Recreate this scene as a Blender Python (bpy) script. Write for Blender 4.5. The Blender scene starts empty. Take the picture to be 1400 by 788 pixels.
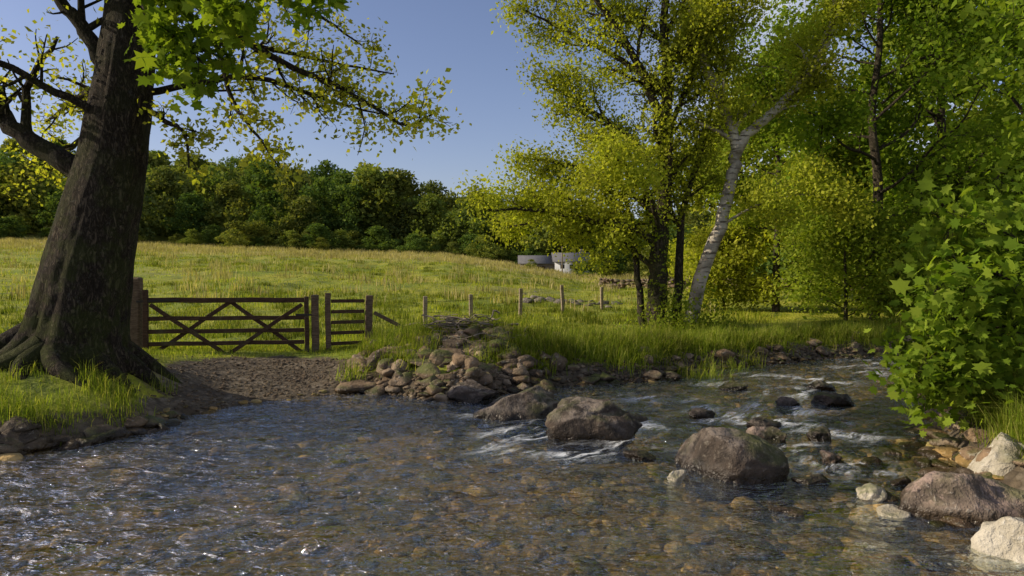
import bpy, math, random
import numpy as np
from mathutils import Vector, noise
import bmesh
R=np.random.RandomState(7); random.seed(7)
S=bpy.context.scene
UP=np.array([0,0,1.0])
def nrm(a): 
    a=np.asarray(a,float); return a/(np.linalg.norm(a,axis=-1,keepdims=True)+1e-9)
def empty(name,loc=(0,0,0)):
    o=bpy.data.objects.new(name,None); S.collection.objects.link(o); o.location=loc; o.empty_display_size=.2; return o
def mk(name,V,F,mat,smooth=False,parent=None,attrs=None,link=True):
    """F: array n*k or list of arrays"""
    if not isinstance(F,list): F=[F]
    F=[np.asarray(f,np.int32) for f in F if len(f)]
    V=np.asarray(V,np.float32)
    me=bpy.data.meshes.new(name)
    me.vertices.add(len(V)); me.vertices.foreach_set('co',V.ravel())
    nl=sum(f.size for f in F); npoly=sum(len(f) for f in F)
    me.loops.add(nl); me.loops.foreach_set('vertex_index',np.concatenate([f.ravel() for f in F]))
    tot=np.concatenate([np.full(len(f),f.shape[1],np.int32) for f in F])
    st=np.concatenate([[0],np.cumsum(tot)[:-1]]).astype(np.int32)
    me.polygons.add(npoly); me.polygons.foreach_set('loop_start',st); me.polygons.foreach_set('loop_total',tot)
    if smooth: me.polygons.foreach_set('use_smooth',np.ones(npoly,bool))
    if attrs:
        for k,v in attrs.items():
            a=me.attributes.new(k,'FLOAT','POINT'); a.data.foreach_set('value',np.asarray(v,np.float32))
    me.update(calc_edges=True)
    if mat: me.materials.append(mat)
    if not link: return me
    o=bpy.data.objects.new(name,me); S.collection.objects.link(o)
    if parent: o.parent=parent
    return o
# ---------------------------------------------------------------- materials
class M:
    def __init__(s,name):
        s.m=bpy.data.materials.new(name); s.m.use_nodes=True; s.t=s.m.node_tree; s.t.nodes.clear()
        s.out=s.n('ShaderNodeOutputMaterial')
    def n(s,ty,**k):
        nd=s.t.nodes.new(ty)
        for a,b in k.items(): setattr(nd,a,b)
        return nd
    def l(s,a,b): s.t.links.new(a,b)
    def put(s,sock,v):
        if isinstance(v,bpy.types.NodeSocket): s.l(v,sock)
        elif isinstance(v,(tuple,list)) and len(v)==3 and sock.type=='RGBA': sock.default_value=(*v,1)
        else: sock.default_value=v
    def noise(s,scale,detail=3,rough=.5,vec=None,dist=0):
        nd=s.n('ShaderNodeTexNoise'); nd.inputs['Scale'].default_value=scale; nd.inputs['Detail'].default_value=detail
        nd.inputs['Roughness'].default_value=rough; nd.inputs['Distortion'].default_value=dist
        s.l(vec if vec else s.pos(),nd.inputs['Vector']); return nd.outputs['Fac']
    def vor(s,scale,vec=None,feature='F1',rnd=1):
        nd=s.n('ShaderNodeTexVoronoi',feature=feature); nd.inputs['Scale'].default_value=scale; nd.inputs['Randomness'].default_value=rnd
        s.l(vec if vec else s.pos(),nd.inputs['Vector']); return nd
    def pos(s):
        if not hasattr(s,'_p'): s._p=s.n('ShaderNodeNewGeometry')
        return s._p.outputs['Position']
    def geo(s): s.pos(); return s._p
    def mapv(s,scale,rot=(0,0,0),vec=None,ty='POINT'):
        nd=s.n('ShaderNodeMapping',vector_type=ty); nd.inputs['Scale'].default_value=scale; nd.inputs['Rotation'].default_value=rot
        s.l(vec if vec else s.pos(),nd.inputs['Vector']); return nd.outputs[0]
    def attr(s,name):
        return s.n('ShaderNodeAttribute',attribute_name=name).outputs['Fac']
    def mix(s,f,a,b,blend='MIX'):
        nd=s.n('ShaderNodeMix',data_type='RGBA',blend_type=blend); s.put(nd.inputs[0],f); s.put(nd.inputs[6],a); s.put(nd.inputs[7],b); return nd.outputs[2]
    def math(s,op,a,b=0.0,c=None,clamp=False):
        nd=s.n('ShaderNodeMath',operation=op,use_clamp=clamp); s.put(nd.inputs[0],a); s.put(nd.inputs[1],b)
        if c is not None: s.put(nd.inputs[2],c)
        return nd.outputs[0]
    def ramp(s,f,stops,interp='LINEAR'):
        nd=s.n('ShaderNodeValToRGB'); cr=nd.color_ramp; cr.interpolation=interp
        while len(cr.elements)<len(stops): cr.elements.new(.5)
        for e,(p,c) in zip(cr.elements,stops):
            e.position=p; e.color=(*c,1) if isinstance(c,(tuple,list)) else (c,c,c,1)
        s.put(nd.inputs[0],f); return nd.outputs[0]
    def rng(s,v,a,b,c=0.,d=1.):
        nd=s.n('ShaderNodeMapRange'); s.put(nd.inputs[0],v); 
        for i,x in enumerate((a,b,c,d)): nd.inputs[i+1].default_value=x
        return nd.outputs[0]
    def bump(s,h,strength=.5,dist=.02,normal=None):
        nd=s.n('ShaderNodeBump'); nd.inputs['Strength'].default_value=strength; nd.inputs['Distance'].default_value=dist
        s.l(h,nd.inputs['Height']); 
        if normal: s.l(normal,nd.inputs['Normal'])
        return nd.outputs[0]
    def pbr(s,col,rough=.8,normal=None,spec=.3):
        p=s.n('ShaderNodeBsdfPrincipled'); s.put(p.inputs['Base Color'],col); s.put(p.inputs['Roughness'],rough)
        p.inputs['Specular IOR Level'].default_value=spec
        if normal: s.l(normal,p.inputs['Normal'])
        s.l(p.outputs[0],s.out.inputs[0]); return s.m
def leafmat(name,c1,c2,c3,trans=.45,nscale=.7,objrnd=False):
    m=M(name); g=m.geo()
    col=m.ramp(g.outputs['Random Per Island'],[(0,c1),(.55,c2),(1,c3)])
    nz=m.rng(m.noise(nscale,1),.3,.7,.65,1.3)
    col=m.mix(1.0,col,nz,'MULTIPLY')
    if objrnd:
        oi=m.n('ShaderNodeObjectInfo').outputs['Random']
        tint=m.ramp(oi,[(0,(.5,.65,.55)),(.4,(.8,.95,.75)),(.7,(1.3,1.15,.8)),(1,(.75,.75,.8))])
        col=m.mix(1.0,col,tint,'MULTIPLY')
    d=m.n('ShaderNodeBsdfDiffuse'); m.l(col,d.inputs[0])
    tcol=m.mix(1.0,col,(1.4,1.42,.5),'MULTIPLY')
    t=m.n('ShaderNodeBsdfTranslucent'); m.l(tcol,t.inputs[0])
    x=m.n('ShaderNodeMixShader'); x.inputs[0].default_value=trans; m.l(d.outputs[0],x.inputs[1]); m.l(t.outputs[0],x.inputs[2])
    m.l(x.outputs[0],m.out.inputs[0]); return m.m
def barkmat(name,a,b,moss=(.06,.075,.016),mossamt=.4,scale=1):
    m=M(name); v=m.mapv((20*scale,20*scale,6*scale))
    n1=m.noise(1.1,7,.68,v,.9); n0=m.noise(4.5,6,.75); 
    r=m.rng(m.math('ABSOLUTE',m.math('SUBTRACT',n1,.5)),0,.09)
    col=m.mix(m.rng(n0,.35,.65),a,b)
    col=m.mix(m.math('SUBTRACT',1.0,r),col,tuple(x*.4 for x in a))
    col=m.mix(m.rng(m.noise(11,5,.7),.6,.70,0,.45),col,(.17,.165,.14))
    z=m.n('ShaderNodeSeparateXYZ'); m.l(m.pos(),z.inputs[0])
    mk_=m.math('MULTIPLY',m.rng(m.noise(2.2,6,.7),.44,.56),m.rng(z.outputs[2],4.5,.3,.25,1))
    col=m.mix(m.math('MULTIPLY',mk_,mossamt),col,moss)
    h=m.math('ADD',m.math('MULTIPLY',r,.45),n1)
    return m.pbr(col,.92,m.bump(h,1.0,.045),.15)
def rockmat(name,base,dark,lich,moss=.5,wet=True,island=False,spot=None):
    m=M(name); g=m.geo()
    n1=m.noise(3.5,5,.65); n2=m.noise(14,4,.7); n3=m.noise(1.7,3,.6)
    col=m.mix(m.rng(n1,.36,.62),dark,base)
    if island:
        col=m.mix(1.0,col,m.ramp(g.outputs['Random Per Island'],[(0,(.45,.42,.38)),(.3,(.8,.76,.7)),(.6,(1.15,1.0,.8)),(.85,(1.25,1.2,1.1)),(1,(1.8,1.75,1.6))]),'MULTIPLY')
    nz=m.n('ShaderNodeSeparateXYZ'); m.l(g.outputs['Normal'],nz.inputs[0])
    col=m.mix(m.rng(n2,.58,.68,0,.8),col,lich)
    if spot: 
        top=m.rng(nz.outputs[2],.2,.75); sp_=m.math('MULTIPLY',top,m.rng(m.noise(3.6,7,.8),.47,.55))
        col=m.mix(sp_,col,spot)
    mm=m.math('MULTIPLY',m.rng(nz.outputs[2],.25,.8),m.rng(n3,.48,.6))
    col=m.mix(m.math('MULTIPLY',mm,moss),col,(.09,.11,.022))
    rough=.85
    if wet:
        z=m.n('ShaderNodeSeparateXYZ'); m.l(m.pos(),z.inputs[0])
        w=m.rng(m.math('ADD',z.outputs[2],m.math('MULTIPLY',n1,.12)),.10,.20,0,1)
        col=m.mix(w,m.mix(1.0,col,(.3,.28,.24),'MULTIPLY'),col); rough=m.rng(w,0,1,.22,.85)
    h=m.math('ADD',m.math('MULTIPLY',n2,.35),n1)
    return m.pbr(col,rough,m.bump(h,1.0,.06),.3)
def woodmat(name,a,b):
    m=M(name); n=m.noise(3,6,.7,m.mapv((3,3,14))); n2=m.noise(2.5,4,.6)
    col=m.mix(m.rng(n,.35,.65),a,b); col=m.mix(m.rng(n2,.55,.75,0,.5),col,(.12,.13,.07))
    return m.pbr(col,.85,m.bump(n,.6,.01),.2)
# ---------------------------------------------------------------- terrain function
POLY=np.array([(-30,2),(-14,4.8),(-8,6.2),(-5.2,6.95),(-4.6,7.5),(-4.25,8.4),(-4.4,8.9),(-3.9,9.5),(-3.2,10.1),(-2.3,10.75),(-1.5,10.2),(-.64,9.95),(0,10.8),(1.2,11.4),(2.5,11.8),(3.65,13.0),(5.2,13.9),(7.1,14.8),(8.75,15.4),(12,17),(20,19),(40,24),(40,19),(20,15),(12,13.8),(9,13),(7.5,12),(6.0,10),(4.9,7.7),(4.2,6.3),(3.95,5),(4.0,3.5),(4.3,0),(5,-3.5),(-30,-8)],float)
def sdist(x,y):
    x=np.asarray(x,float); y=np.asarray(y,float); best=np.full(x.shape,1e9); ins=np.zeros(x.shape,bool); n=len(POLY)
    for i in range(n):
        ax,ay=POLY[i]; bx,by=POLY[(i+1)%n]; dx,dy=bx-ax,by-ay
        t=np.clip(((x-ax)*dx+(y-ay)*dy)/(dx*dx+dy*dy),0,1)
        best=np.minimum(best,np.hypot(x-ax-t*dx,y-ay-t*dy))
        c=(ay>y)!=(by>y); xi=ax+(y-ay)*dx/(dy if dy!=0 else 1e-9); ins^=(c&(x<xi))
    return np.where(ins,-best,best)
def sst(a,b,x): t=np.clip((x-a)/(b-a),0,1); return t*t*(3-2*t)
def wob(x,y,s,seed=0):
    r=np.random.RandomState(seed); z=0
    for k in range(7):
        a=r.uniform(0,6.28); f=s*r.uniform(.6,2.2); z=z+np.sin((x*math.cos(a)+y*math.sin(a))*f+r.uniform(0,6.28)+1.3*np.sin((x*math.sin(a)-y*math.cos(a))*f*.7))/ (1+.4*k)
    return z/3
def beachm(x,y): return np.exp(-(((x+3.9)/1.5)**2+((y-10.6)/1.7)**2)**1.5)
def height(x,y,full=False):
    x=np.asarray(x,float); y=np.asarray(y,float)
    d=sdist(x,y)+.12*wob(x,y,2.2,3)
    B=beachm(x,y)
    deep=-.06-.38*sst(0,2.2,-d)-.04*wob(x,y,1.5,5)*sst(.3,2,-d)
    shallow=np.exp(-(((x-2.0)/2.4)**2+((y-6.0)/3.4)**2)); deep=deep*(1-.55*shallow)
    bankh=.42+.1*sst(4,6,x)*sst(16,10,y)
    out=(1-B)*(bankh*(1-np.exp(-np.maximum(d,0)/.35)))+B*np.clip(d/2.8,0,1)*.33
    z=np.where(d<0,deep*np.clip(-d/.25,0,1),out)
    pos=np.clip(d/1.2,0,1)
    b=x/np.maximum(y,12)
    s=np.interp(b,[-.75,-.1,0,.1,1],[.080,.052,.034,.013,.013])
    z=z+pos*s*np.maximum(y-17,0)
    z=z+pos*(1-B)*(.04*wob(x,y,1.1,9)+.02*wob(x,y,3.5,11))+.20*wob(x,y,.18,12)*sst(24,50,y)+.12*wob(x,y,.9,13)*sst(20,34,y)+.05*wob(x,y,2.4,14)*sst(15,22,y)
    z=z+.36*np.exp(-(((x+.7)/1.7)**2+((y-12.6)/1.0)**2))*sst(0,.8,d)
    z=z+.22*np.exp(-(((x-2.2)/2.0)**2+((y-26)/1.0)**2))+.45*np.exp(-(((x+7)/2.2)**2+((y-9.6)/1.6)**2))*sst(.2,1.2,d)
    hs=np.interp(b,[-.9,-.35,-.1,.1,1],[.11,.12,.07,.07,.12])
    z=z+hs*np.clip(y-85,0,85)+.12*np.clip(np.abs(x)-90,0,30)*sst(20,80,y)
    return (z,d,B) if full else z
def H(x,y): return float(height(np.array([x]),np.array([y]))[0])
def axis(lo,a,b,hi,st,g=1.09):
    mid=np.arange(a,b,st); L=[];v=a;s=st
    while v>lo: s*=g; v-=s; L.append(v)
    Rr=[];v=mid[-1];s=st
    while v<hi: s*=g; v+=s; Rr.append(v)
    return np.concatenate([L[::-1],mid,Rr])
def gridmesh(xs,ys):
    X,Y=np.meshgrid(xs,ys); nx,ny=len(xs),len(ys); I=np.arange(nx*ny).reshape(ny,nx)
    F=np.stack([I[:-1,:-1],I[:-1,1:],I[1:,1:],I[1:,:-1]],-1).reshape(-1,4); return X.ravel(),Y.ravel(),F
X,Y,F=gridmesh(axis(-500,-9,12,500,.09),axis(-60,1,22,700,.09,1.06))
Z,D,B=height(X,Y,True)
m=M('ground_mat')
sh=m.attr('shore'); bd=m.attr('bed'); ru=m.attr('rush')
g1=m.noise(.35,4,.6); g2=m.noise(1.3,7,.78); g3=m.noise(40,2,.6)
gr=m.mix(m.rng(g1,.35,.65),(.155,.21,.02),(.33,.32,.035))
gr=m.mix(m.rng(g2,.50,.62),gr,(.07,.10,.016)); gr=m.mix(m.rng(g3,.5,.75,0,.35),gr,(.32,.31,.07))
gr=m.mix(ru,gr,m.mix(m.rng(g2,.35,.6),(.27,.25,.07),(.44,.37,.16)))
v1=m.vor(11); peb=m.ramp(m.noise(4,3,.6,v1.outputs['Position']),[(.3,(.05,.04,.028)),(.45,(.13,.10,.065)),(.6,(.20,.165,.12)),(.75,(.09,.068,.04))])
v2=m.vor(38); fine=m.ramp(m.noise(9,2,.6,v2.outputs['Position']),[(.3,(.06,.048,.032)),(.55,(.13,.105,.075)),(.7,(.22,.185,.14))])
mud=m.mix(m.rng(m.noise(2.2,5,.65),.42,.56),(.075,.056,.038),fine)
stone=m.mix(m.rng(m.noise(1.4,4,.6),.45,.58),peb,mud)
stone=m.mix(m.rng(v1.outputs['Distance'],.35,.7,0,.6),stone,(.05,.04,.028))
bedc=m.mix(m.rng(m.noise(.8,4,.6),.4,.6),(.25,.175,.06),(.075,.09,.026))
bedc=m.mix(.45,bedc,m.mix(1.0,stone,(1.7,1.35,.7),'MULTIPLY'))
stone=m.mix(bd,stone,bedc)
mask=m.rng(m.math('ADD',sh,m.math('MULTIPLY',m.math('SUBTRACT',m.noise(3.5,4,.65),.5),.9)),.4,.6)
col=m.mix(mask,gr,stone)
h=m.math('ADD',m.math('MULTIPLY',v1.outputs['Distance'],-.5),m.math('MULTIPLY',g3,.4))
m.pbr(col,.9,m.bump(h,.7,.05),.2); groundmat=m.m
rush=np.clip(sst(52,68,Y)*sst(90,80,Y)*(.8+.5*wob(X,Y,.12,21))+.5*sst(.2,.8,wob(X,Y,.3,22))*sst(18,30,Y),0,1)
shore=np.clip(np.maximum(sst(.75,.05,D),B*1.5*sst(1.8,.9,np.abs(X+3.7)*.8)*sst(13.0,11.8,Y)),0,1)
mk('ground',np.stack([X,Y,Z],1),F,groundmat,True,attrs={'shore':shore,'bed':sst(.05,-.15,D),'rush':rush})
# ---------------------------------------------------------------- water
m=M('water_mat')
vec=m.mapv((1,1.8,1))
w1=m.noise(1.8,3,.5,vec,.8); w2=m.noise(6.5,3,.5,vec,1.2)
hh=m.math('ADD',m.math('MULTIPLY',w1,1.0),m.math('MULTIPLY',w2,.42))
nb=m.bump(hh,1.0,.25)
lw=m.n('ShaderNodeLayerWeight'); lw.inputs[0].default_value=.5; m.l(nb,lw.inputs['Normal'])
fac=m.math('ADD',m.math('MULTIPLY',m.math('POWER',lw.outputs['Facing'],1.6),.93),.03)
tr=m.n('ShaderNodeBsdfTransparent'); m.put(tr.inputs[0],(.93,.92,.78))
gl=m.n('ShaderNodeBsdfGlossy'); gl.inputs['Roughness'].default_value=.03; m.put(gl.inputs[0],(.86,.94,1)); m.l(nb,gl.inputs['Normal'])
x=m.n('ShaderNodeMixShader'); m.l(fac,x.inputs[0]); m.l(tr.outputs[0],x.inputs[1]); m.l(gl.outputs[0],x.inputs[2])
fo=m.n('ShaderNodeBsdfDiffuse'); m.put(fo.inputs[0],(.8,.83,.86))
fv=m.mapv((2.6,1,1),(0,0,math.radians(40)),ty='TEXTURE')
fA=m.rng(m.noise(3.2,4,.6,fv,1.0),.48,.62); fB=m.rng(m.noise(15,5,.75,fv,.8),.40,.58)
fat=m.attr('foam')
fm=m.math('MULTIPLY',m.math('MULTIPLY',m.rng(fat,.10,.75),fA),m.math('ADD',m.math('MULTIPLY',fB,.85),.05))
x2=m.n('ShaderNodeMixShader'); m.l(fm,x2.inputs[0]); m.l(x.outputs[0],x2.inputs[1]); m.l(fo.outputs[0],x2.inputs[2])
m.l(x2.outputs[0],m.out.inputs[0])
X,Y,F=gridmesh(axis(-31,-7,10,42,.06),axis(-9,3,17,26,.06))
foams=[(.15,7.9,.5,.9),(.45,8.3,.4,1),(.7,7.1,.4,.8),(1.55,8.4,.45,1),(1.35,7.5,.35,.9),(1.0,9.3,.5,.6),(2.8,7.4,.5,.9),(3.2,8.6,.7,.9),(3.7,9.3,.6,.9),(2.6,9.5,.6,.7),(4.3,10.6,.6,.8),(5.3,11.8,.6,.8),(3.4,11.3,.5,.6),(6.6,13.0,.7,.7),(2.2,7.0,.4,.8),(3.2,6.6,.5,.8),(-.5,9.0,.4,.5),(4.6,12.2,.5,.6),(1.9,10.2,.5,.6),(2.4,8.5,.5,.7),(0,7.2,.6,.45),(3.9,8.0,.5,.8),(7.6,14,.7,.6)]
foam=np.zeros(len(X))
for a,b_,r,s in foams: foam=np.maximum(foam,s*np.exp(-(((X-a)/r)**2+((Y-b_)/r/.9)**2)))
rap=np.exp(-(((X-2.8)/3)**2+((Y-9.5)/4)**2))
Zw=.015*wob(X,Y,2.6,31)+.009*wob(X,Y,6,32)+.006*wob(X,Y,11,35)+.025*rap*wob(X,Y,5,33)+foam*.03*wob(X,Y,9,34)
mk('stream_water',np.stack([X,Y,Zw],1),F,m.m,True,attrs={'foam':foam})
# ---------------------------------------------------------------- rocks
def ico(sub):
    bm=bmesh.new(); bmesh.ops.create_icosphere(bm,subdivisions=sub,radius=1); V=np.array([v.co[:] for v in bm.verts]); F=np.array([[v.index for v in f.verts] for f in bm.faces]); bm.free(); return V,F
ICO={s:ico(s) for s in (2,3,5)}
def rockverts(sub,seed,cuts=7,rough=.25):
    V,F=ICO[sub]; V=V.copy(); r=np.random.RandomState(seed)
    for i in range(cuts):
        n=nrm(r.randn(3)); c=r.uniform(.5,.85); dd=V@n; V-=np.outer(np.maximum(dd-c,0)*.9,n)
    off=Vector(r.uniform(-50,50,3)); out=np.empty_like(V)
    for i,v in enumerate(V):
        p=Vector(v)
        k=1+rough*noise.noise(p*1.1+off)+rough*.45*noise.noise(p*2.7+off)+(rough*.2*noise.noise(p*7+off) if sub>3 else 0)
        out[i]=v*k
    return out,F
def rotz(V,a): c,s=math.cos(a),math.sin(a); return V@np.array([[c,s,0],[-s,c,0],[0,0,1]])
dark_rock=rockmat('dark_rock',(.075,.055,.041),(.022,.018,.015),(.15,.13,.105),.5,spot=(.17,.14,.115))
mid_rock=rockmat('mid_rock',(.22,.17,.13),(.08,.062,.046),(.35,.31,.26),.55,spot=(.30,.22,.18))
pale_rock=rockmat('pale_rock',(.46,.42,.34),(.27,.235,.165),(.55,.52,.45),.55,wet=False)
multi_rock=rockmat('bank_rock_mat',(.22,.17,.125),(.08,.062,.045),(.32,.29,.24),.85,island=True)
peb_mat=rockmat('pebble_mat',(.33,.23,.10),(.11,.09,.035),(.42,.35,.22),.5,wet=False,island=True)
def boulder(name,x,y,w,dp,h,mat,seed,rot=0,cuts=9,rough=.3):
    V,F=rockverts(5,seed,cuts,rough); V=rotz(V*np.array([w/2,dp/2,h*.9])/.88,rot); top=V[:,2].max()
    V[:,2]+=h-top
    return mk(name,V+np.array([x,y,0]),F,mat,True)
boulder('river_boulder',-.52,10.05,.75,.6,.27,dark_rock,1)
boulder('river_boulder',.08,8.95,1.05,.7,.36,dark_rock,22,.2)
boulder('river_boulder',.95,7.8,1.1,.75,.42,dark_rock,23,-.3)
boulder('river_boulder',2.0,6.45,.98,.7,.42,dark_rock,31,-.15,6,.22)
boulder('river_boulder',3.5,5.3,1.1,.6,.33,mid_rock,25,-.35)
boulder('pale_boulder',4.35,6.1,.62,.5,.45,pale_rock,41,0,5,.25)
boulder('pale_boulder',3.40,4.55,.45,.4,.25,pale_rock,27,.2,5,.2)
for (x_,y_,w_,h_,mt,sd_) in [(3.05,5.72,.25,.10,pale_rock,8),(3.0,5.3,.24,.05,pale_rock,9),(2.85,7.6,.38,.15,mid_rock,10),(1.5,6.2,.2,.08,pale_rock,11),(1.6,8.6,.3,.10,mid_rock,12),(3.2,6.8,.25,.10,mid_rock,13),(2.2,5.35,.3,.03,mid_rock,15),(2.5,8.9,.3,.09,dark_rock,16),(3.5,7.7,.3,.12,dark_rock,17),(-.15,9.6,.4,.14,dark_rock,18),(.55,9.4,.35,.10,dark_rock,19),(3.9,9.6,.4,.12,dark_rock,20),(4.6,9.7,.5,.16,dark_rock,21),(3.6,10.9,.45,.10,dark_rock,51),(2.7,6.1,.3,.07,dark_rock,52),(3.0,8.1,.45,.13,dark_rock,53),(4.9,11.0,.5,.13,dark_rock,54),(1.3,6.9,.28,.07,dark_rock,55)]:
    boulder('river_stone',x_,y_,w_,w_*.8,h_,mt,sd_)
def rockfield(name,specs,mat,sub=3,nvar=14,par=None,cuts=6):
    sp=np.array(specs,float); sp[:,2]+=height(sp[:,0],sp[:,1]); var=[rockverts(sub,100+i,cuts) for i in range(nvar)]; VV=[];FF=[];off=0
    k=R.randint(0,nvar,len(sp))
    for j in range(nvar):
        q=sp[k==j]; 
        if not len(q): continue
        V,F=var[j]; n=len(q); W=V[None]*q[:,None,3:6]; c,s=np.cos(q[:,6:7]),np.sin(q[:,6:7])
        t=R.uniform(-.25,.25,(n,1)); y1=W[...,1]*np.cos(t)-W[...,2]*np.sin(t); z1=W[...,1]*np.sin(t)+W[...,2]*np.cos(t)
        x2=W[...,0]*c-y1*s; y2=W[...,0]*s+y1*c
        W=np.stack([x2,y2,z1],-1)+q[:,None,:3]
        VV.append(W.reshape(-1,3)); FF.append((F[None]+(off+np.arange(n)*len(V))[:,None,None]).reshape(-1,3)); off+=n*len(V)
    return mk(name,np.concatenate(VV),np.concatenate(FF),mat,sub>2,parent=par)
sp=[]
def addrock(x,y,s,zf=.2,flat=.6):
    sp.append((x,y,s*zf,s*R.uniform(.85,1.4),s*R.uniform(.65,1.1),s*flat*R.uniform(.65,1.2),R.uniform(0,6.3)))
bank=POLY[9:20]
def bankpt(lo=0):
    k=R.randint(lo,len(bank)-1); t=R.rand(); p=bank[k]*(1-t)+bank[k+1]*t; e=bank[k+1]-bank[k]; nn=np.array([-e[1],e[0]])/np.linalg.norm(e); return p,nn
for i in range(430):
    p,nn=bankpt(); p=p+nn*(abs(R.randn())*.28-.18)
    addrock(p[0],p[1],np.clip(np.exp(R.randn()*.5)*.065,.03,.2))
for i in range(115):
    x=np.clip(R.normal(-.85,.95),-2.5,1.2); y=R.normal(11.6,.65); addrock(x,np.clip(y,10.5,12.9),R.uniform(.09,.27),.12,.65)
for i in range(38):
    x=R.uniform(-2.0,.7); y=R.uniform(11.0,12.3); addrock(x,y,R.uniform(.16,.31),.15,.6)
for i in range(16): addrock(R.uniform(-2.4,-.2),R.uniform(10.3,11.2),R.uniform(.1,.24),.2)
for i in range(14): addrock(R.uniform(.2,3.4),R.uniform(11.6,13.2),R.uniform(.1,.2),.15)
for i in range(26):
    x=R.uniform(4.6,9.5); addrock(x,11.6+.47*x+R.uniform(0,1.2)*.5,R.uniform(.08,.22),.2)
rockfield('bank_rocks',sp,multi_rock,3,20,None,11)
sp=[]
for i in range(75):
    x=-8+3.7*R.rand(); k=np.interp(x,[-8,-5.2,-4.6,-4.25],[6.2,6.95,7.5,8.4]); addrock(x+R.normal(0,.06),k+R.normal(.1,.13),R.uniform(.1,.25),0,.55)
for i in range(12): addrock(-4.3+R.normal(0,.08),R.uniform(7.8,8.9),R.uniform(.07,.18),.1)
rockfield('left_bank_stones',sp,rockmat('left_stone_mat',(.15,.12,.09),(.05,.04,.03),(.24,.22,.18),.7,island=True),3,14,None,10)
sp=[]
for i in range(75):
    y=R.uniform(3.2,8.2); x=np.interp(y,[3,5,6.3,7.7,10],[4.0,3.95,4.2,4.9,6])+R.normal(.05,.3); addrock(x,y,R.uniform(.06,.18),.15)
for i in range(60):
    y=R.uniform(4,8); x=np.interp(y,[3,5,6.3,7.7,10],[3.5,3.5,3.7,4.4,5.6])+R.normal(-.4,.45); addrock(x,y,R.uniform(.06,.14),.5)
rockfield('right_bank_stones',sp,multi_rock,3)
n=9000; x=R.uniform(-6,8.5,n); y=2.6+R.rand(n)**1.2*12; k=sdist(x,y)<.15; x,y=x[k],y[k]; n=len(x)
s=np.where(R.rand(n)<.06,R.uniform(.07,.15,n),np.clip(np.exp(R.randn(n)*.5)*.032,.012,.09))*np.where((x>.5)&(y<8),1.4,1)
P1=np.column_stack([x,y,s*.08,s*1.3,s,s*.45,R.uniform(0,6.3,n)])
n=2600; x=R.normal(-3.6,.9,n); y=R.uniform(8.9,12,n); s=np.clip(np.exp(R.randn(n)*.4)*.013,.006,.04); P2=np.column_stack([x,y,s*.2,s*1.2,s,s*.6,R.uniform(0,6.3,n)])
P3=[]
for i in range(2200):
    p,nn=bankpt(); x,y=p+R.normal(0,.25,2); s=R.uniform(.015,.05); P3.append((x,y,s*.3,s*1.2,s,s*.7,R.uniform(0,6.3)))
rockfield('stream_pebbles',P1,peb_mat,2)
rockfield('shore_gravel',np.concatenate([P2,np.array(P3)]),rockmat('gravel_mat',(.16,.125,.09),(.08,.06,.042),(.28,.25,.2),.1,wet=False,island=True),2)
# ---------------------------------------------------------------- tubes / trees
def tube(pts,rad,ns):
    pts=np.asarray(pts,float); T=nrm(np.gradient(pts,axis=0)); ref=np.array([.31,.95,.05]) if abs(T[0][1])<.8 else np.array([.95,.2,.1])
    U=nrm(np.cross(T,ref)); W=np.cross(T,U); a=np.arange(ns)/ns*2*math.pi
    rad=np.asarray(rad,float)
    if rad.ndim==1: rad=rad[:,None]
    V=pts[:,None,:]+rad[:,:,None]*(np.cos(a)[None,:,None]*U[:,None,:]+np.sin(a)[None,:,None]*W[:,None,:])
    n=len(pts); I=np.arange(n*ns).reshape(n,ns); J=np.roll(I,-1,1)
    return V.reshape(-1,3),np.stack([I[:-1],J[:-1],J[1:],I[1:]],-1).reshape(-1,4)
def tubesmesh(name,brs,mat,parent,link=True):
    VV=[];FF=[];o=0
    for pts,rad in brs:
        r=np.max(rad); ns=12 if r>.1 else (6 if r>.03 else 3)
        V,F=tube(pts,rad,ns); VV.append(V);FF.append(F+o);o+=len(V)
    return mk(name,np.concatenate(VV),np.concatenate(FF),mat,True,parent,link=link)
def smooth(pts,n):
    P=np.asarray(pts,float); P=np.vstack([2*P[0]-P[1],P,2*P[-1]-P[-2]]); out=[]
    m_=len(P)-3; ts=np.linspace(0,m_-1e-6,n)
    for t in ts:
        i=int(t); f=t-i; a,b,c,d=P[i:i+4]
        out.append(.5*((2*b)+(-a+c)*f+(2*a-5*b+4*c-d)*f*f+(-a+3*b-3*c+d)*f**3))
    return np.array(out)
def cr(a,b): return np.array([a[1]*b[2]-a[2]*b[1],a[2]*b[0]-a[0]*b[2],a[0]*b[1]-a[1]*b[0]])
def n1_(a): return a/math.sqrt(a[0]*a[0]+a[1]*a[1]+a[2]*a[2]+1e-12)
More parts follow.
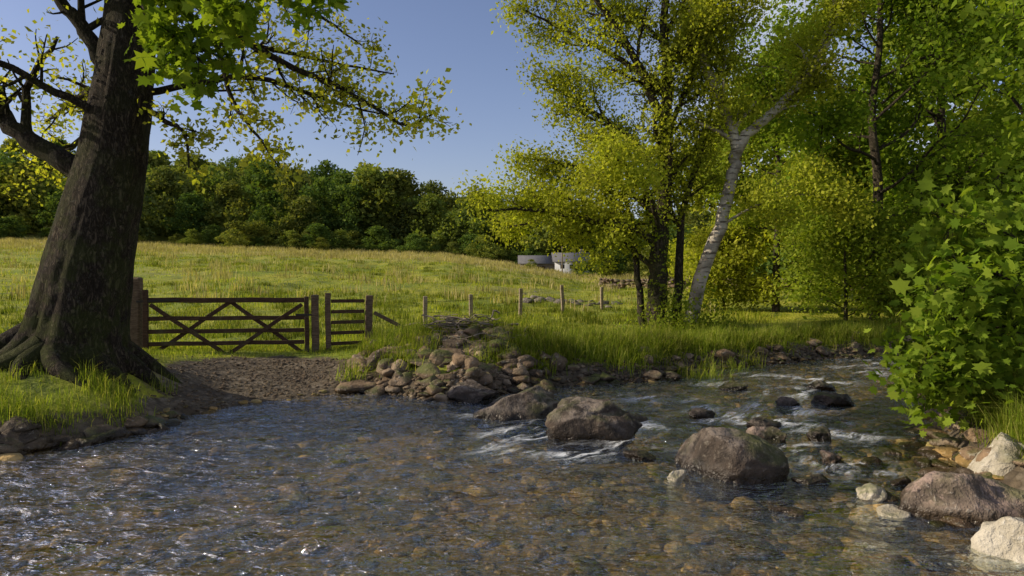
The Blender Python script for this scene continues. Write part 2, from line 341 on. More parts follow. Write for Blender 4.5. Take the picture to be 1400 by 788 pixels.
class Tree:
    def __init__(s,leaflvl=2,maxlvl=3,trop=.06,wig=.22,k=5,lr=.58): 
        s.br=[];s.anch=[];s.leaflvl=leaflvl;s.maxlvl=maxlvl;s.trop=trop;s.wig=wig;s.k=k;s.lr=lr
    def spawn(s,pts,rad,L,lvl,t0=.2,k=None):
        k=k or s.k; n=len(pts)
        for j in range(k):
            t=t0+(1-t0)*(j+R.rand())/k; i=min(int(t*(n-1)),n-2); p=pts[i]; d=n1_(pts[i+1]-pts[i])
            side=n1_(cr(d,R.randn(3))); a=math.radians(R.uniform(30,65)); nd=n1_(d*math.cos(a)+side*math.sin(a)+UP*.08)
            s.grow(p,nd,L*R.uniform(.6,1.1)*(1-.45*t),max(rad[i]*.55,.004),lvl)
    def grow(s,p,d,L,r,lvl):
        n=max(4,int(L/.22)) if lvl<3 else 4; n=min(n,14); pts=[p]; w=s.wig*(.9 if lvl>1 else .6)
        for i in range(n):
            d=n1_(d+R.randn(3)*w+UP*s.trop); p=p+d*L/n; pts.append(p)
        pts=np.array(pts); rad=np.linspace(r,max(r*.3,.003),n+1); s.br.append((pts,rad))
        if lvl>=s.leaflvl: s.anch.append(pts[n//3:])
        if lvl<s.maxlvl: s.spawn(pts,rad,L*s.lr,lvl+1)
    def limb(s,P,r0,r1,L,n=22,lvl=1,t0=.2,k=9):
        pts=smooth(P,n); pts[1:-1]+=R.randn(n-2,3)*min(.03,r0*.15); rad=np.linspace(r0,r1,n); s.br.append((pts,rad)); s.spawn(pts,rad,L,lvl,t0,k); return pts
LEAFQ=np.array([(0,0,0),(.45,.33,.04),(1,0,-.08),(.45,-.33,.04)])
LEAFM=np.array([(0,0,0),(-.12,.32,-.05),(.12,.28,0),(.18,.62,-.08),(.42,.34,0),(.68,.42,-.05),(.66,.18,0),(1,0,-.12),(.66,-.18,0),(.68,-.42,-.05),(.42,-.34,0),(.18,-.62,-.08),(.12,-.28,0),(-.12,-.32,-.05)])
def leaves(name,anch,k,sig,size,mat,parent,shape=LEAFQ,up=.7,maxn=None,link=True,zs=.7):
    A=np.concatenate([np.atleast_2d(a) for a in anch]); A=np.repeat(A,k,0)
    if maxn and len(A)>maxn: A=A[R.choice(len(A),maxn,False)]
    N=len(A); P=A+R.randn(N,3)*sig*np.array([1,1,zs]); nn=nrm(R.randn(N,3)+np.array([0,0,up])); t=nrm(np.cross(nn,R.randn(N,3))); b=np.cross(nn,t)
    s=size*np.exp(R.randn(N)*.25)
    V=P[:,None,:]+s[:,None,None]*(shape[None,:,0:1]*t[:,None]+shape[None,:,1:2]*b[:,None]+shape[None,:,2:3]*nn[:,None])
    K=len(shape); return mk(name,V.reshape(-1,3),np.arange(N*K).reshape(N,K),mat,False,parent,link=link)
bark_dark=barkmat('bark_dark',(.045,.034,.025),(.095,.074,.054),mossamt=.7)
bark_mid=barkmat('bark_mid',(.07,.055,.04),(.15,.12,.09),mossamt=.6)
m=M('birch_bark'); v=m.mapv((3,3,14)); n1=m.noise(1,5,.6,v); n2=m.noise(1.3,4,.6)
c=m.mix(m.rng(n1,.52,.62),(.50,.45,.38),(.10,.08,.065)); c=m.mix(m.rng(n2,.42,.62,0,.85),c,(.15,.12,.09)); birch_bark=m.pbr(c,.8,m.bump(n1,.5,.02),.2)
lf_yel=leafmat('leaf_young',(.30,.34,.045),(.39,.40,.05),(.46,.42,.07),.5)
lf_green=leafmat('leaf_green',(.115,.19,.02),(.175,.25,.028),(.25,.32,.04),.5)
lf_mid=leafmat('leaf_mid',(.17,.24,.028),(.24,.30,.038),(.32,.36,.05),.5)
lf_alder=leafmat('leaf_alder',(.24,.28,.032),(.33,.36,.042),(.43,.43,.06),.5)
# --- big left tree
T=empty('sycamore_tree')
P=np.array([(-6.02,9.2,.1),(-5.98,9.2,.55),(-5.9,9.2,1.1),(-5.72,9.2,1.9),(-5.55,9.2,2.6),(-5.37,9.2,3.28),(-5.25,9.2,3.97),(-5.15,9.2,4.66),(-5.08,9.2,5.55),(-5.0,9.2,7),(-4.9,9.3,9),(-4.7,9.3,11)])
rr=np.array([.98,.72,.58,.51,.455,.42,.39,.35,.29,.23,.15,.05])
n=150; pts=smooth(P,n); rad=np.interp(np.linspace(0,1,n),np.linspace(0,1,len(rr)),rr)
ns=80; a=np.arange(ns)/ns*6.283; RR=np.zeros((n,ns))
for i in range(n):
    z=pts[i,2]; fl=max(0,1-z/1.5)
    for j in range(ns):
        q=Vector((math.cos(a[j])*1.6,math.sin(a[j])*1.6,z*.35)); RR[i,j]=rad[i]*(1+.10*noise.noise(q)+.06*noise.noise(q*3.1)+.04*noise.noise(Vector((q.x*7,q.y*7,z*3)))+.16*fl*math.sin(a[j]*6+1.2*noise.noise(q)*3))
V,F=tube(pts,RR,ns); mk('trunk',V,F,bark_dark,True,T)
t=Tree(leaflvl=2,maxlvl=3,trop=.02,wig=.28,k=5,lr=.6)
roots=[]
for i,an in enumerate(np.linspace(-2.9,1.0,9)):
    dx,dy=math.cos(an),math.sin(an); Ls=R.uniform(.6,1.2); q=[]
    for k in np.linspace(0,1,7):
        rr_=.45+k*Ls; w=.18*math.sin(k*4+i); x=-6+dx*rr_-dy*w; y=9.2+dy*rr_+dx*w; q.append((x,y,H(x,y)+.26*(1-k)**2-.11*k))
    roots.append((smooth(q,14),np.linspace(.17,.05,14)))
tubesmesh('roots',roots,bark_dark,T)
limbs=[([(-5.5,9.2,3.0),(-6.0,9.2,3.35),(-6.5,9.15,3.7),(-7.0,9.2,4.2),(-8.2,9.4,5.2),(-9.5,9.6,6)],.17,.05,1.9,.35,8),
([(-5.35,9.2,4.4),(-5.65,9.1,5.1),(-6,9,5.6),(-6.6,8.8,7)],.11,.05,1.8,.3,8),
([(-5.0,9.2,4.2),(-4.6,9,3.9),(-4.25,8.9,3.68),(-4.15,8.8,3.2)],.05,.01,.6,.3,6),
([(-5.0,9.2,4.9),(-3.9,9,5.05),(-2.9,8.9,4.55),(-2.1,8.8,4.2),(-1.4,8.7,3.75),(-1.0,8.6,3.85)],.06,.01,1.1,.15,19),
([(-3.9,9,5.0),(-3.6,8.85,4.1),(-3.25,8.8,3.6),(-2.95,8.7,3.2)],.04,.008,.6,.3,8),
([(-5.0,9.3,4.3),(-3.7,9.6,4.6),(-2.6,9.7,4.3),(-1.8,9.7,4.1)],.055,.01,1.0,.2,13),
([(-5.0,9.4,4.9),(-4.0,10,5.2),(-3.0,10.4,5.1),(-1.8,10.5,4.9)],.06,.01,1.0,.2,11),
([(-5.0,9.4,5.2),(-4.0,9.8,5.9),(-3.0,10.0,5.7),(-2.2,10.1,5.2)],.06,.01,1.0,.2,8),
([(-5.4,9.5,4.0),(-6.2,10.3,4.6),(-7.0,11,4.6),(-7.8,11.5,4.4)],.09,.02,1.4,.2,12),
([(-5.5,9.6,3.6),(-6.5,11,4.2),(-7.8,12,4.0),(-8.6,12.6,3.7)],.09,.02,1.4,.2,12),
([(-5.3,9.0,3.9),(-6.4,8.3,4.5),(-7.2,8.0,4.7)],.06,.015,1.0,.2,8)]
for P_,r0,r1,L,t0,k in limbs: t.limb(P_,r0,r1,L,20,2,t0,k)
t2=Tree(leaflvl=2,maxlvl=3,trop=.05,wig=.2,k=5,lr=.55)
for i in range(12):
    z=R.uniform(6.2,10); an=i*2.4; b0=np.array([-5.05,9.2,z]); L=R.uniform(2.4,3.6)*(1.15-.06*(z-5)); t2.grow(b0,nrm([math.cos(an),math.sin(an),.35]),L,.10,1)
t3=Tree(leaflvl=1,maxlvl=2,trop=-.03,wig=.2,k=5,lr=.6)
for P_ in [[(-5,9.1,5.6),(-4.0,8.4,5.4),(-3.4,7.8,4.95),(-2.9,7.4,4.75)],[(-5,9.0,5.6),(-4.3,8.4,4.9),(-3.9,8.0,4.6),(-3.45,7.7,4.2)],[(-5,9.0,6.0),(-3.8,8.0,5.7),(-2.7,7.4,5.25),(-2.1,7.1,4.85)],[(-5,9,6.3),(-3.3,7.8,5.9),(-2.1,7.2,5.4),(-1.3,7.0,5.05)],[(-5,9,5.9),(-4.2,8,5.4),(-3.9,7.7,5.0)]]:
    t3.limb(P_,.045,.01,.8,14,1,.45,8)
tubesmesh('limbs',t.br+t2.br+t3.br,bark_dark,T)
leaves('young_leaves',t.anch,3,.12,.070,lf_yel,T,maxn=42000,up=.4)
leaves('crown_leaves',t2.anch,5,.2,.13,lf_mid,T,maxn=30000)
leaves('sycamore_leaves',t3.anch,3,.14,.105,lf_green,T,LEAFM,up=.9,maxn=3000)
# --- alder + birch
T=empty('alder_tree')
t=Tree(leaflvl=2,maxlvl=3,trop=.02,wig=.26,k=6,lr=.58)
t.limb([(3.64,17,.3),(3.6,17,1.7),(3.73,17,3.2),(3.8,17,5),(3.82,17,6.8),(3.73,17,8.6),(3.6,17.2,10.8)],.27,.05,2.1,34,1,.3,18)
t.limb([(4.1,17.1,.3),(4.2,17.2,2),(4.35,17.3,3.6),(4.9,17.4,5.2),(5.2,17.5,7)],.13,.03,1.5,24,1,.35,8)
t.limb([(3.3,17.1,.4),(3.15,17.3,2),(2.9,17.4,3.6),(2.5,17.6,5.4)],.10,.03,1.4,24,1,.35,8)
for P_,r in [([(3.6,17,2.6),(2.7,16.7,3.0),(1.8,16.4,3.1),(.7,16.1,3.3),(-.7,15.9,3.35)],.12),([(3.7,17,4.2),(2.9,17,5.2),(1.8,17.2,6.0),(.9,17.3,6.6)],.11),([(3.8,17,5.5),(2.7,16.5,7.4),(1.8,16.3,8.6),(1.0,16.2,9.8)],.11),([(3.85,17,5.2),(4.5,17.5,6.8),(5.0,17.8,8.4)],.08),([(3.5,17,2.0),(2.5,17.4,2.8),(1.1,17.6,3.2),(-.2,17.7,3.0)],.07),([(3.7,17,3.2),(2.6,17.6,4.2),(1.4,18,4.7),(.2,18.2,4.9)],.09),([(3.7,17,2.8),(3.2,16,3.7),(2.6,15.2,4.2),(1.9,14.7,4.4)],.07),([(3.8,17,6.4),(2.6,17.4,7.3),(1.4,17.6,8.0),(.3,17.7,8.6)],.09),([(3.8,17,6.8),(4.4,16.6,7.6),(5.2,16.4,8.4)],.08)]:
    t.limb(P_,r,.02,1.8,22,1,.2,9)
tubesmesh('trunk_and_limbs',t.br,bark_mid,T)
leaves('leaves',t.anch,4,.25,.078,lf_alder,T,maxn=76000,up=.5)
iv=[np.array([3.68+R.randn()*.13,16.9+R.randn()*.13,R.uniform(.5,6.0)]) for i in range(400)]+[np.array([4.15+R.randn()*.55,16.6+R.randn()*.35,.4+abs(R.randn())*.45]) for i in range(600)]
leaves('ivy',iv,4,.06,.075,lf_mid,T,up=.2)
T=empty('silver_birch_tree')
t=Tree(leaflvl=2,maxlvl=3,trop=.0,wig=.24,k=5,lr=.56)
t.limb([(4.35,16.8,.3),(4.65,16.8,1.7),(5.15,16.8,3.2),(5.4,16.8,4.3),(5.48,16.8,5.0),(5.0,16.8,6.3),(4.6,16.8,7.2),(4.3,16.8,8.6),(4.1,16.8,10.4)],.18,.07,1.6,36,1,.5,11)
t.limb([(5.42,16.8,4.6),(5.7,16.75,5.2),(6.2,16.7,5.6),(7.0,16.6,6.45),(7.6,16.6,7.45),(7.8,16.6,8.6),(8,16.6,10.2)],.14,.06,1.7,30,1,.35,11)
t.limb([(5.1,16.8,3.0),(6.0,16.5,3.5),(7.0,16.3,3.7),(7.8,16.2,3.5)],.04,.01,1.3,18,1,.25,7)
thick=[b for b in t.br if np.max(b[1])>.03]; thin=[b for b in t.br if np.max(b[1])<=.03]
tubesmesh('trunk_and_limbs',thick,birch_bark,T); tubesmesh('twigs',thin,bark_mid,T)
leaves('leaves',t.anch,7,.27,.08,lf_alder,T,maxn=40000,up=.4)
# --- right hand trees
def autotree(name,x,y,h,r,cr_,z0,bark,leafm,maxn,ls=.11,nl=16,k=3,shape=LEAFQ,lean=(0,0),sig=.3):
    T=empty(name); t=Tree(leaflvl=2,maxlvl=3,trop=.03,wig=.22,k=6,lr=.56); zb=H(x,y)-.1
    P_=[(x+lean[0]*q+R.randn()*.12*q,y+lean[1]*q+R.randn()*.12*q,zb+h*q) for q in np.linspace(0,1,7)]
    pts=smooth(P_,30); t.br.append((pts,np.linspace(r,r*.2,30)))
    for i in range(nl):
        q=z0+(1-z0)*(i+.5)/nl; j=min(int(q*29),28); an=i*2.4+R.rand(); prof=math.sin(min(1,(q-z0)/(1-z0)*.75+.3)*math.pi)**.6
        t.grow(pts[j],nrm([math.cos(an),math.sin(an),.25+.5*q]),cr_*prof*R.uniform(.75,1.1),r*.35*(1.2-q),1)
    tubesmesh('trunk_and_limbs',t.br,bark,T); leaves('leaves',t.anch,k,sig,ls,leafm,T,maxn=maxn,shape=shape); return T
autotree('sycamore_tree',10.6,20,12,.18,4.6,.24,bark_mid,lf_green,36000,.13,nl=22,k=8,sig=.26)
autotree('sycamore_tree',13.5,21.5,13,.2,4.8,.15,bark_mid,lf_green,42000,.15,nl=24,k=10)
autotree('sycamore_tree',9.9,10.8,10.5,.2,3.4,.2,bark_mid,lf_green,26000,.12,nl=18,lean=(-.4,0),k=6,sig=.24)
autotree('sycamore_tree',8.9,23,9,.13,3.0,.25,bark_mid,lf_mid,26000,.13,nl=18,k=8,sig=.26)
autotree('ash_tree',17.5,28,13,.2,5,.12,bark_mid,lf_mid,30000,.21,k=9,nl=20)
autotree('ash_tree',10.5,31,9,.18,4.2,.12,bark_mid,lf_alder,28000,.2,k=9,nl=20)
autotree('hazel_tree',12.5,24,6,.1,3.0,.04,bark_mid,lf_mid,24000,.16,k=8)
autotree('hazel_tree',15.5,23,6,.1,3.4,.04,bark_mid,lf_mid,24000,.16,k=8)
autotree('hazel_tree',9.4,19.2,3.0,.06,2.1,.04,bark_mid,lf_mid,14000,.11,k=6,nl=13)
autotree('hazel_tree',7.4,24,2.8,.06,1.8,.05,bark_mid,lf_alder,12000,.12,k=6,nl=12)
autotree('hazel_tree',11.6,18.4,2.6,.05,1.8,.03,bark_mid,lf_green,12000,.11,k=6,nl=12)
# --- sycamore bush on the right bank
T=empty('sycamore_bush'); t=Tree(leaflvl=1,maxlvl=2,trop=-.02,wig=.2,k=5,lr=.6)
for i in range(26):
    y=R.uniform(6.6,9.2); b0=np.array([y*.72+.9,y+R.randn()*.4,.4]); tip=np.array([y*R.uniform(.61,.75),y,R.uniform(.85,1.9+1.5*R.rand()) ])
    mid=(b0+tip)/2+np.array([0,0,.6]); t.limb([b0,mid,tip,tip+np.array([-.25,-.1,-.25])],.025,.006,.62,12,1,.3,7)
tubesmesh('stems',t.br,bark_mid,T)
leaves('leaves',t.anch,2,.16,.095,lf_green,T,LEAFM,up=.9,maxn=11500)
# ---------------------------------------------------------------- distant forest
fl=leafmat('forest_leaf',(.09,.13,.045),(.145,.185,.052),(.22,.24,.07),.35,.15,objrnd=True)
fvar=[]
for v_ in range(6):
    rs=np.random.RandomState(50+v_); A=[]; wdt=rs.uniform(.34,.5)
    for i in range(34):
        an=rs.uniform(0,6.28); q=rs.uniform(.12,1); rr_=wdt*math.sin(min(1,q*.8+.22)*math.pi)**.6*rs.uniform(.2,.95)
        c=np.array([rr_*math.cos(an),rr_*math.sin(an),q*.92]); rad=rs.uniform(.09,.17)
        u=nrm(rs.randn(110,3)); A.append(c+u*rad*rs.uniform(.6,1.05,(110,1))*np.array([1,1,.7]))
    fvar.append(leaves('fl',[np.concatenate(A)],1,.01,.045,fl,None,link=False))
def forest(name,specs,part='tree'):
    T=empty(name); q=np.array(specs); zz=height(q[:,0],q[:,1])
    for (x,y,s,w),z in zip(specs,zz):
        o=bpy.data.objects.new(part,fvar[R.randint(6)]); S.collection.objects.link(o); o.parent=T
        o.location=(x,y,z-.05*s); o.scale=(s*w,s*w,s); o.rotation_euler=(0,0,R.uniform(0,6.3))
sp=[]
for row,y0 in enumerate([87,93,100,108,118,130,145,165]):
    x=-1.05*y0
    while x<1.25*y0:
        y=y0+R.uniform(-3,3); s=R.uniform(6.5,12)
        b_=x/y
        if row==0 and R.rand()<.15: x+=3; continue
        if b_>-.2 : s*=np.interp(b_,[-.2,-.05,.3],[1,.8,.8])
        sp.append((x+R.uniform(-1.5,1.5),y,s,R.uniform(.85,1.25))); x+=R.uniform(4,7)*(1+row*.08)
for i in range(60):
    y=R.uniform(38,80); x=y*R.uniform(.32,1.0)+R.uniform(0,4); sp.append((x,y,R.uniform(5,10),1.1))
forest('distant_forest',sp)
sp=[]
for i in range(40):
    b_=R.uniform(-.8,.03); y=R.uniform(80,86); sp.append((b_*y,y,R.uniform(1.5,3.8),1.6))
for i in range(16):
    y=R.uniform(55,78); sp.append((y*R.uniform(.14,.4),y,R.uniform(1.5,3.5),1.5))
sp+=[(2.0,71,1.1,1.5),(6.9,72,1.5,1.5),(7.6,71,1.7,1.5)]
forest('hawthorn_bushes',sp,'bush')
# ---------------------------------------------------------------- grass
def blades(name,P,h,w,mat,lean=.35,parent=None):
    N=len(P); an=R.uniform(0,6.283,N); d=np.stack([np.cos(an),np.sin(an),np.zeros(N)],1)
    sd=np.stack([-d[:,1],d[:,0],np.zeros(N)],1); h=h[:,None]; w=np.asarray(w); w=(w[:,None] if w.ndim else w)
    ln=np.abs(R.randn(N,1))*lean
    b0=P-sd*w/2; b1=P+sd*w/2; mid=P+UP*h*.6+d*ln*h*.3; m0=mid-sd*w*.35; m1=mid+sd*w*.35; tip=P+UP*h*(1-.25*np.minimum(ln,1.5))+d*ln*h
    V=np.stack([b0,b1,m0,m1,tip],1).reshape(-1,3); o=np.arange(N)[:,None]*5
    F=np.concatenate([o+np.array([0,1,3]),o+np.array([0,3,2]),o+np.array([2,3,4])])
    return mk(name,V,F,mat,False,parent)
gmat=leafmat('grass_blade',(.18,.24,.025),(.29,.33,.035),(.42,.39,.08),.4,.9)
gbank=leafmat('grass_bank',(.12,.18,.02),(.21,.265,.03),(.38,.36,.11),.45,1.2)
rmat=leafmat('rush_blade',(.26,.25,.08),(.40,.35,.14),(.52,.44,.23),.3,.5)
N=150000; y=12.5+60*R.rand(N)**1.7; x=y*R.uniform(-.95,.75,N); z,d,Bm=height(x,y,True)
keep=(d>.45)&(R.rand(N)>Bm*1.5)&(wob(x,y,1.2,41)+R.randn(N)*.25>-.45); x,y,z=x[keep],y[keep],z[keep]
tall=np.clip(.5+wob(x,y,.8,42),.3,1.6); blades('meadow_grass',np.stack([x,y,z-.01],1),tall*R.uniform(.05,.15,len(x))*(1+y/60),.009+.0006*y,gmat,.6)
C=[]
for i in range(3400):
    y=22+62*R.rand()**.8; x=y*R.uniform(-.9,.3)
    if R.rand()<.10+.9*float(sst(52,68,y)): C.append((x,y))
C=np.array(C); nb_=30; Pc=np.repeat(C,nb_,0)+R.randn(len(C)*nb_,2)*.3; z=height(Pc[:,0],Pc[:,1])
blades('field_rushes',np.column_stack([Pc,z-.02]),R.uniform(.2,.6,len(Pc)),.035,rmat,.3)
def tufts(name,centres,nb,h0,h1,spread,mat,w=.008,lean=.6):
    C=np.array(centres); P=np.repeat(C,nb,0)+R.randn(len(C)*nb,2)*spread; hs=np.repeat(R.uniform(h0,h1,len(C)),nb)*R.uniform(.5,1.15,len(P)); z=height(P[:,0],P[:,1])
    blades(name,np.column_stack([P,z-.02]),hs,w,mat,lean)
N=2000; y=14.5+42*R.rand(N)**1.3; x=y*R.uniform(-.9,.35,N); k=(wob(x,y,.25,51)>-.15); tmat=leafmat('tussock_blade',(.09,.13,.018),(.16,.20,.028),(.27,.27,.06),.35,.9)
tufts('field_tussocks',np.column_stack([x,y])[k],38,.10,.30,.16,tmat,.022,.5)
C=[]
for i in range(340):
    p,nn=bankpt(3); C.append(p+nn*(.3+abs(R.randn())*.7))
for i in range(60): C.append((R.normal(2.2,.9),R.normal(13.1,.5)))
for i in range(50): C.append((R.uniform(-2.6,-1.3),R.uniform(10.9,12.6)))
for i in range(60): C.append((R.uniform(-2.2,1.2),R.normal(12.2,.6)))
tufts('bank_grass',C,70,.08,.48,.12,gbank,.012,.8)
C=[(R.uniform(-7.5,-4.6),0) for i in range(70)]
C=[(a_,float(np.interp(a_,[-8,-5.2,-4.6],[6.2,6.95,7.5]))+.3+abs(R.randn())*.7) for a_,_ in C]
tufts('trunk_foot_grass',C,60,.06,.34,.10,gbank,.008,.8)
C=[]
for i in range(240):
    y=R.uniform(3.4,11.5); C.append((float(np.interp(y,[3,5,6.3,7.7,10,12],[4.0,3.95,4.2,4.9,6,7.5]))+.45+abs(R.randn())*.7,y))
tufts('right_bank_grass',C,100,.25,.55,.12,gbank,.009,.9)
N=30000; x=R.uniform(-9,-2.2,N); y=R.uniform(9.6,13.2,N); z,d,Bm=height(x,y,True); keep=(d>.5)&(R.rand(N)>Bm*2); blades('gateway_grass',np.stack([x,y,z-.01],1)[keep],R.uniform(.03,.12,keep.sum()),.008,gbank,.7)
# ---------------------------------------------------------------- gate, posts, fence
gwood=woodmat('gate_wood',(.035,.02,.013),(.09,.052,.032)); pwood=woodmat('post_wood',(.07,.045,.03),(.17,.12,.08)); fwood=woodmat('fence_wood',(.18,.14,.09),(.36,.30,.21))
def beam(name,a,b,w,h,mat,parent,side=None):
    a=np.array(a,float); b=np.array(b,float); L=np.linalg.norm(b-a); t=(b-a)/L
    sd=nrm(side) if side is not None else nrm(np.cross(t,UP)); up=np.cross(sd,t)
    bm=bmesh.new(); bmesh.ops.create_cube(bm,size=1)
    bmesh.ops.scale(bm,vec=(L,w,h),verts=bm.verts); bmesh.ops.subdivide_edges(bm,edges=[e for e in bm.edges if abs((e.verts[0].co-e.verts[1].co).x)>L*.9],cuts=5)
    bmesh.ops.bevel(bm,geom=[e for e in bm.edges if len(e.link_faces)==2 and e.calc_face_angle(0)>1],offset=min(w,h)*.12,segments=1,affect='EDGES')
    V=np.array([v.co[:] for v in bm.verts]); fs=[[v.index for v in f.verts] for f in bm.faces]; bm.free()
    V=V+np.outer(np.sin(V[:,0]*5+a[0])*.005,[0,1,1])
    W=(a+b)/2+V[:,0:1]*t+V[:,1:2]*sd+V[:,2:3]*up
    me=bpy.data.meshes.new(name); me.from_pydata([tuple(q) for q in W],[],fs); me.materials.append(mat); o=bpy.data.objects.new(name,me); S.collection.objects.link(o); o.parent=parent; return o
G=empty('field_gate')
ga=np.array([-6.45,12.0]); gb=np.array([-3.80,12.62]); gd=np.append((gb-ga)/np.linalg.norm(gb-ga),0); gn=np.array([-gd[1],gd[0],0])
def gp(u,z,o=0): return np.array([ga[0]+(gb[0]-ga[0])*u,ga[1]+(gb[1]-ga[1])*u,z-.02*u])+gn*o
beam('hanging_stile',gp(0,.28),gp(0,1.56),.085,.085,gwood,G,side=gd)
beam('slam_stile',gp(1,.30),gp(1,1.44),.08,.08,gwood,G,side=gd)
for i,z in enumerate([.37,.60,.82,1.05,1.375]):
    beam('rail_%d'%(i+1),gp(.016,z),gp(.984,z),.03,.075 if i<4 else .09,gwood,G)
beam('brace_1',gp(.03,1.30,-.035),gp(.50,.37,-.035),.026,.07,gwood,G)
beam('brace_2',gp(.97,1.30,-.035),gp(.50,.40,-.065),.026,.07,gwood,G)
beam('brace_3',gp(.03,.40,.035),gp(.52,1.36,.035),.026,.07,gwood,G)
beam('brace_4',gp(.97,.40,.035),gp(.52,1.33,.065),.026,.07,gwood,G)
m=M('iron'); iron=m.pbr((.03,.025,.02),.6); 
beam('hinge_strap',gp(-.05,1.36,-.05),gp(.2,1.375,-.024),.012,.04,iron,G); beam('latch',gp(.93,1.1,-.03),gp(1.03,1.1,-.03),.015,.035,iron,G)
def post(name,x,y,w,h,mat,lean=0,parent=None,ztop=None):
    z=H(x,y); zt=ztop if ztop else z+h
    return beam(name,(x,y,z-.3),(x+lean,y,zt),w,w*.9,mat,parent,side=(1,.2,0))
post('gate_post',-6.70,12.05,.24,1.4,pwood,.03,ztop=1.78)
post('gate_post',-3.66,12.68,.13,1.1,pwood,0,ztop=1.45)
W=empty('wicket_panel')
post('near_post',-3.44,12.75,.10,1.1,pwood,0,W,1.48); post('end_post',-2.78,13.2,.14,1.1,pwood,.02,W,1.42)
for i,z in enumerate([.52,.72,.92,1.12,1.32]): beam('bar_%d'%(i+1),(-3.39,12.78,z),(-2.85,13.15,z),.03,.065,gwood,W)
beam('slanted_rail',(-2.68,13.22,1.08),(-1.95,13.35,.70),.04,.07,pwood,W)
Fn=empty('wire_fence'); fp=[(-2.02,16),(-1.06,18),(.24,20),(1.65,22),(3.16,24),(4.9,26.3)]; tops=[]
for i,(x,y) in enumerate(fp):
    zt=H(x,y)+.88+.03*R.randn(); o=post('post_%d'%(i+1),x,y,.10,.9,fwood,random.uniform(-.05,.05),Fn,zt); tops.append((x,y,zt))
wires=[]
for dz in (.12,.38,.62):
    for a_,b_ in zip(tops[:-1],tops[1:]):
        q=np.linspace(0,1,6)[:,None]; A_=np.array(a_)-[0,.06,dz]; B_=np.array(b_)-[0,.06,dz]; w_=A_*(1-q)+B_*q; w_[:,2]-=.03*np.sin(q[:,0]*3.14); wires.append((w_,np.full(6,.004)))
tubesmesh('wires',wires,iron,Fn)
dr=[]
for i in range(80):
    p=np.array([R.normal(-.8,.5),R.normal(12.4,.3),0]); p[2]=H(p[0],p[1])+R.uniform(.05,.28); an=R.uniform(0,6.3); L=R.uniform(.3,.9); d_=np.array([math.cos(an),math.sin(an)*.5,R.uniform(-.15,.2)])
    q=[p+d_*L*k+R.randn(3)*.03 for k in np.linspace(-.5,.5,5)]; dr.append((smooth(q,8),np.linspace(R.uniform(.01,.03),.006,8)))
tubesmesh('driftwood_pile',dr,woodmat('driftwood',(.12,.10,.075),(.26,.22,.17)),None)
# ---------------------------------------------------------------- farmhouse + wall
Bd=empty('stone_farmhouse'); bx,by=4.9,74.0; bz=H(bx,by)-.3
m=M('whitewash'); white=m.pbr(m.mix(m.rng(m.noise(1.5,5,.6),.3,.7),(.42,.44,.47),(.58,.59,.6)),.9)
m=M('slate'); slate=m.pbr(m.mix(m.rng(m.noise(3,5,.7,m.mapv((1,3,3))),.35,.65),(.08,.08,.085),(.15,.15,.155)),.8)
m=M('barn_stone'); vv=m.vor(3); bst=m.pbr(m.mix(m.noise(3,3,.6,vv.outputs['Position']),(.12,.105,.09),(.25,.225,.19)),.9)
def house(pref,x0,x1,y0,y1,z0,ze,zr,wm):
    V=[(x0,y0,z0),(x1,y0,z0),(x1,y1,z0),(x0,y1,z0),(x0,y0,ze),(x1,y0,ze),(x1,y1,ze),(x0,y1,ze),(x0,(y0+y1)/2,zr),(x1,(y0+y1)/2,zr)]
    mk(pref+'_walls',V,[np.array([[0,1,5,4],[2,3,7,6]]),np.array([[1,2,6,9,5],[3,0,4,8,7]])],wm,parent=Bd)
    ym=(y0+y1)/2; o=.25; sl=(zr-ze)/(ym-y0); th=.1
    a=[(x0-o,y0-o,ze-o*sl+.02),(x1+o,y0-o,ze-o*sl+.02),(x1+o,ym,zr+.02),(x0-o,ym,zr+.02),(x1+o,y1+o,ze-o*sl+.02),(x0-o,y1+o,ze-o*sl+.02)]
    V=a+[(p[0],p[1],p[2]+th) for p in a]
    mk(pref+'_roof',V,np.array([[6,7,8,9],[9,8,10,11],[0,1,7,6],[5,4,10,11],[0,3,2,1],[3,5,4,2],[1,2,8,7],[2,4,10,8],[0,6,9,3],[3,9,11,5]]),slate,parent=Bd)
house('barn',bx-4.0,bx-.3,by,by+4,bz-.6,bz+1.3,bz+2.1,bst); house('cottage',bx-.28,bx+3.4,by-.5,by+4,bz-.6,bz+1.5,bz+2.4,white)
m=M('window_dark'); wd=m.pbr((.02,.022,.025),.2)
for i,xx in enumerate([.3,1.3,2.3]):
    beam('window_%d'%(i+1),(bx+xx,by-.53,bz+.95),(bx+xx+.45,by-.53,bz+.95),.05,.42,wd,Bd)
beam('barn_door',(bx-2.2,by-.03,bz+.4),(bx-1.3,by-.03,bz+.4),.05,1.2,gwood,Bd)
beam('chimney',(bx+2.8,by+1.75,bz+2.0),(bx+2.8,by+1.75,bz+2.9),.5,.6,bst,Bd,side=(1,0,0))
beam('telegraph_pole',(5.0,68,H(5.0,68)-.3),(5.0,68,H(5.0,68)+2.9),.12,.12,fwood,None,side=(1,0,0))
sp=[]
for i in range(1000):
    t_=R.rand(); x=6+26*t_; y=46-6*math.sin(t_*2)-4*t_; s=R.uniform(.12,.2)
    sp.append((x,y+R.normal(0,.12),.05+R.randint(4)*.17,s*1.3,s,s*.7,R.uniform(0,6.3)))
rockfield('dry_stone_wall',sp,multi_rock,2)
sp=[]
for i in range(22):
    x=R.uniform(.5,4); y=25.6+R.normal(0,.3); s=R.uniform(.08,.25); sp.append((x,y,.0,s*1.3,s,s*.6,R.uniform(0,6.3)))
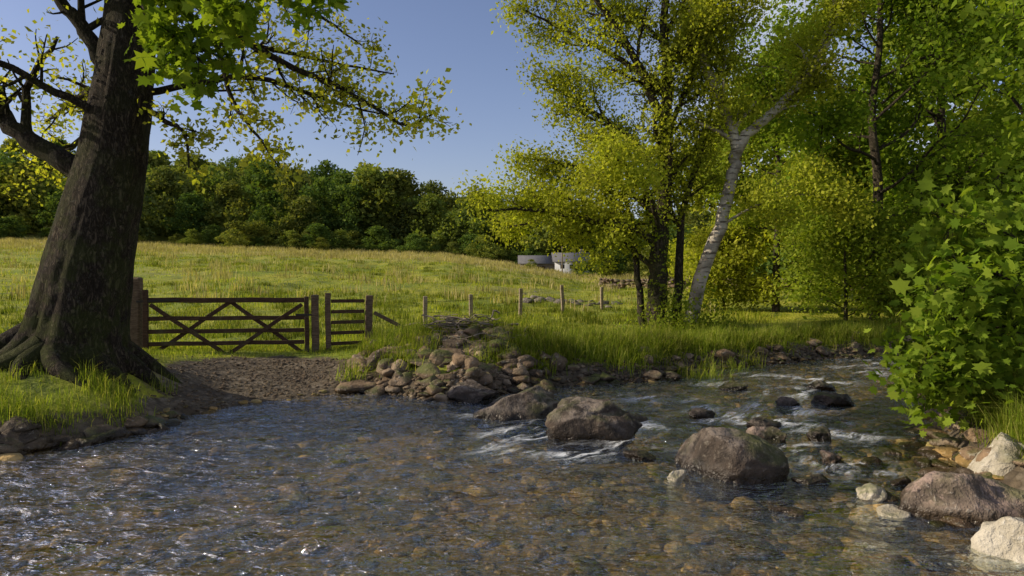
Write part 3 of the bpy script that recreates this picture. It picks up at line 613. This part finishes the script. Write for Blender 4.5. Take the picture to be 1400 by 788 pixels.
for i in range(10):
    y=R.uniform(22,50); x=y*R.uniform(-.1,.3); s=R.uniform(.06,.16); sp.append((x,y,-.03,s*1.3,s,s*.6,R.uniform(0,6.3)))
rockfield('field_stones',sp,rockmat('field_stone',(.22,.19,.16),(.12,.10,.08),(.34,.32,.28),.7,wet=False),3)
# ---------------------------------------------------------------- sky, sun, camera
sd=nrm([-.86,-.05,.45]); el=math.asin(sd[2]); az=math.atan2(sd[0],sd[1])
w=bpy.data.worlds.new('World'); S.world=w; w.use_nodes=True; nt=w.node_tree; nt.nodes.clear()
sk=nt.nodes.new('ShaderNodeTexSky'); sk.sky_type='NISHITA'; sk.sun_disc=False; sk.sun_elevation=el; sk.sun_rotation=az; sk.air_density=1.0; sk.dust_density=1.0; sk.ozone_density=2.2
tc=nt.nodes.new('ShaderNodeTexCoord'); mp=nt.nodes.new('ShaderNodeMapping'); mp.inputs['Scale'].default_value=(1,1,2.6); nt.links.new(tc.outputs['Generated'],mp.inputs[0])
cn=nt.nodes.new('ShaderNodeTexNoise'); cn.inputs['Scale'].default_value=2.2; cn.inputs['Detail'].default_value=6; cn.inputs['Roughness'].default_value=.55; nt.links.new(mp.outputs[0],cn.inputs['Vector'])
sx=nt.nodes.new('ShaderNodeSeparateXYZ'); nt.links.new(tc.outputs['Generated'],sx.inputs[0])
mr=nt.nodes.new('ShaderNodeMapRange'); mr.inputs[1].default_value=.15; mr.inputs[2].default_value=.45; nt.links.new(sx.outputs[0],mr.inputs[0])
m2=nt.nodes.new('ShaderNodeMapRange'); m2.inputs[1].default_value=.38; m2.inputs[2].default_value=.58; nt.links.new(cn.outputs['Fac'],m2.inputs[0])
mu=nt.nodes.new('ShaderNodeMath'); mu.operation='MULTIPLY'; nt.links.new(mr.outputs[0],mu.inputs[0]); nt.links.new(m2.outputs[0],mu.inputs[1])
ti=nt.nodes.new('ShaderNodeMix'); ti.data_type='RGBA'; ti.blend_type='MULTIPLY'; ti.inputs[0].default_value=1; nt.links.new(sk.outputs[0],ti.inputs[6]); ti.inputs[7].default_value=(.92,.80,.86,1)
mx=nt.nodes.new('ShaderNodeMix'); mx.data_type='RGBA'; nt.links.new(mu.outputs[0],mx.inputs[0]); nt.links.new(ti.outputs[2],mx.inputs[6]); mx.inputs[7].default_value=(5.5,5.6,6.0,1)
bg=nt.nodes.new('ShaderNodeBackground'); bg.inputs[1].default_value=.15; nt.links.new(mx.outputs[2],bg.inputs[0]); ow=nt.nodes.new('ShaderNodeOutputWorld'); nt.links.new(bg.outputs[0],ow.inputs[0])
L=bpy.data.lights.new('sun','SUN'); L.energy=5; L.angle=math.radians(.5); L.color=(1,.87,.65); lo=bpy.data.objects.new('sun',L); S.collection.objects.link(lo); lo.rotation_euler=Vector(tuple(sd)).to_track_quat('Z','Y').to_euler()
cam=bpy.data.cameras.new('camera'); cam.lens=24; cam.sensor_width=36; cam.clip_end=2000; co=bpy.data.objects.new('camera',cam); S.collection.objects.link(co); co.location=(0,0,1.9); co.rotation_euler=(math.radians(90-1.47),0,0); S.camera=co
S.view_settings.view_transform='Standard'; S.view_settings.look='None'; S.view_settings.exposure=0
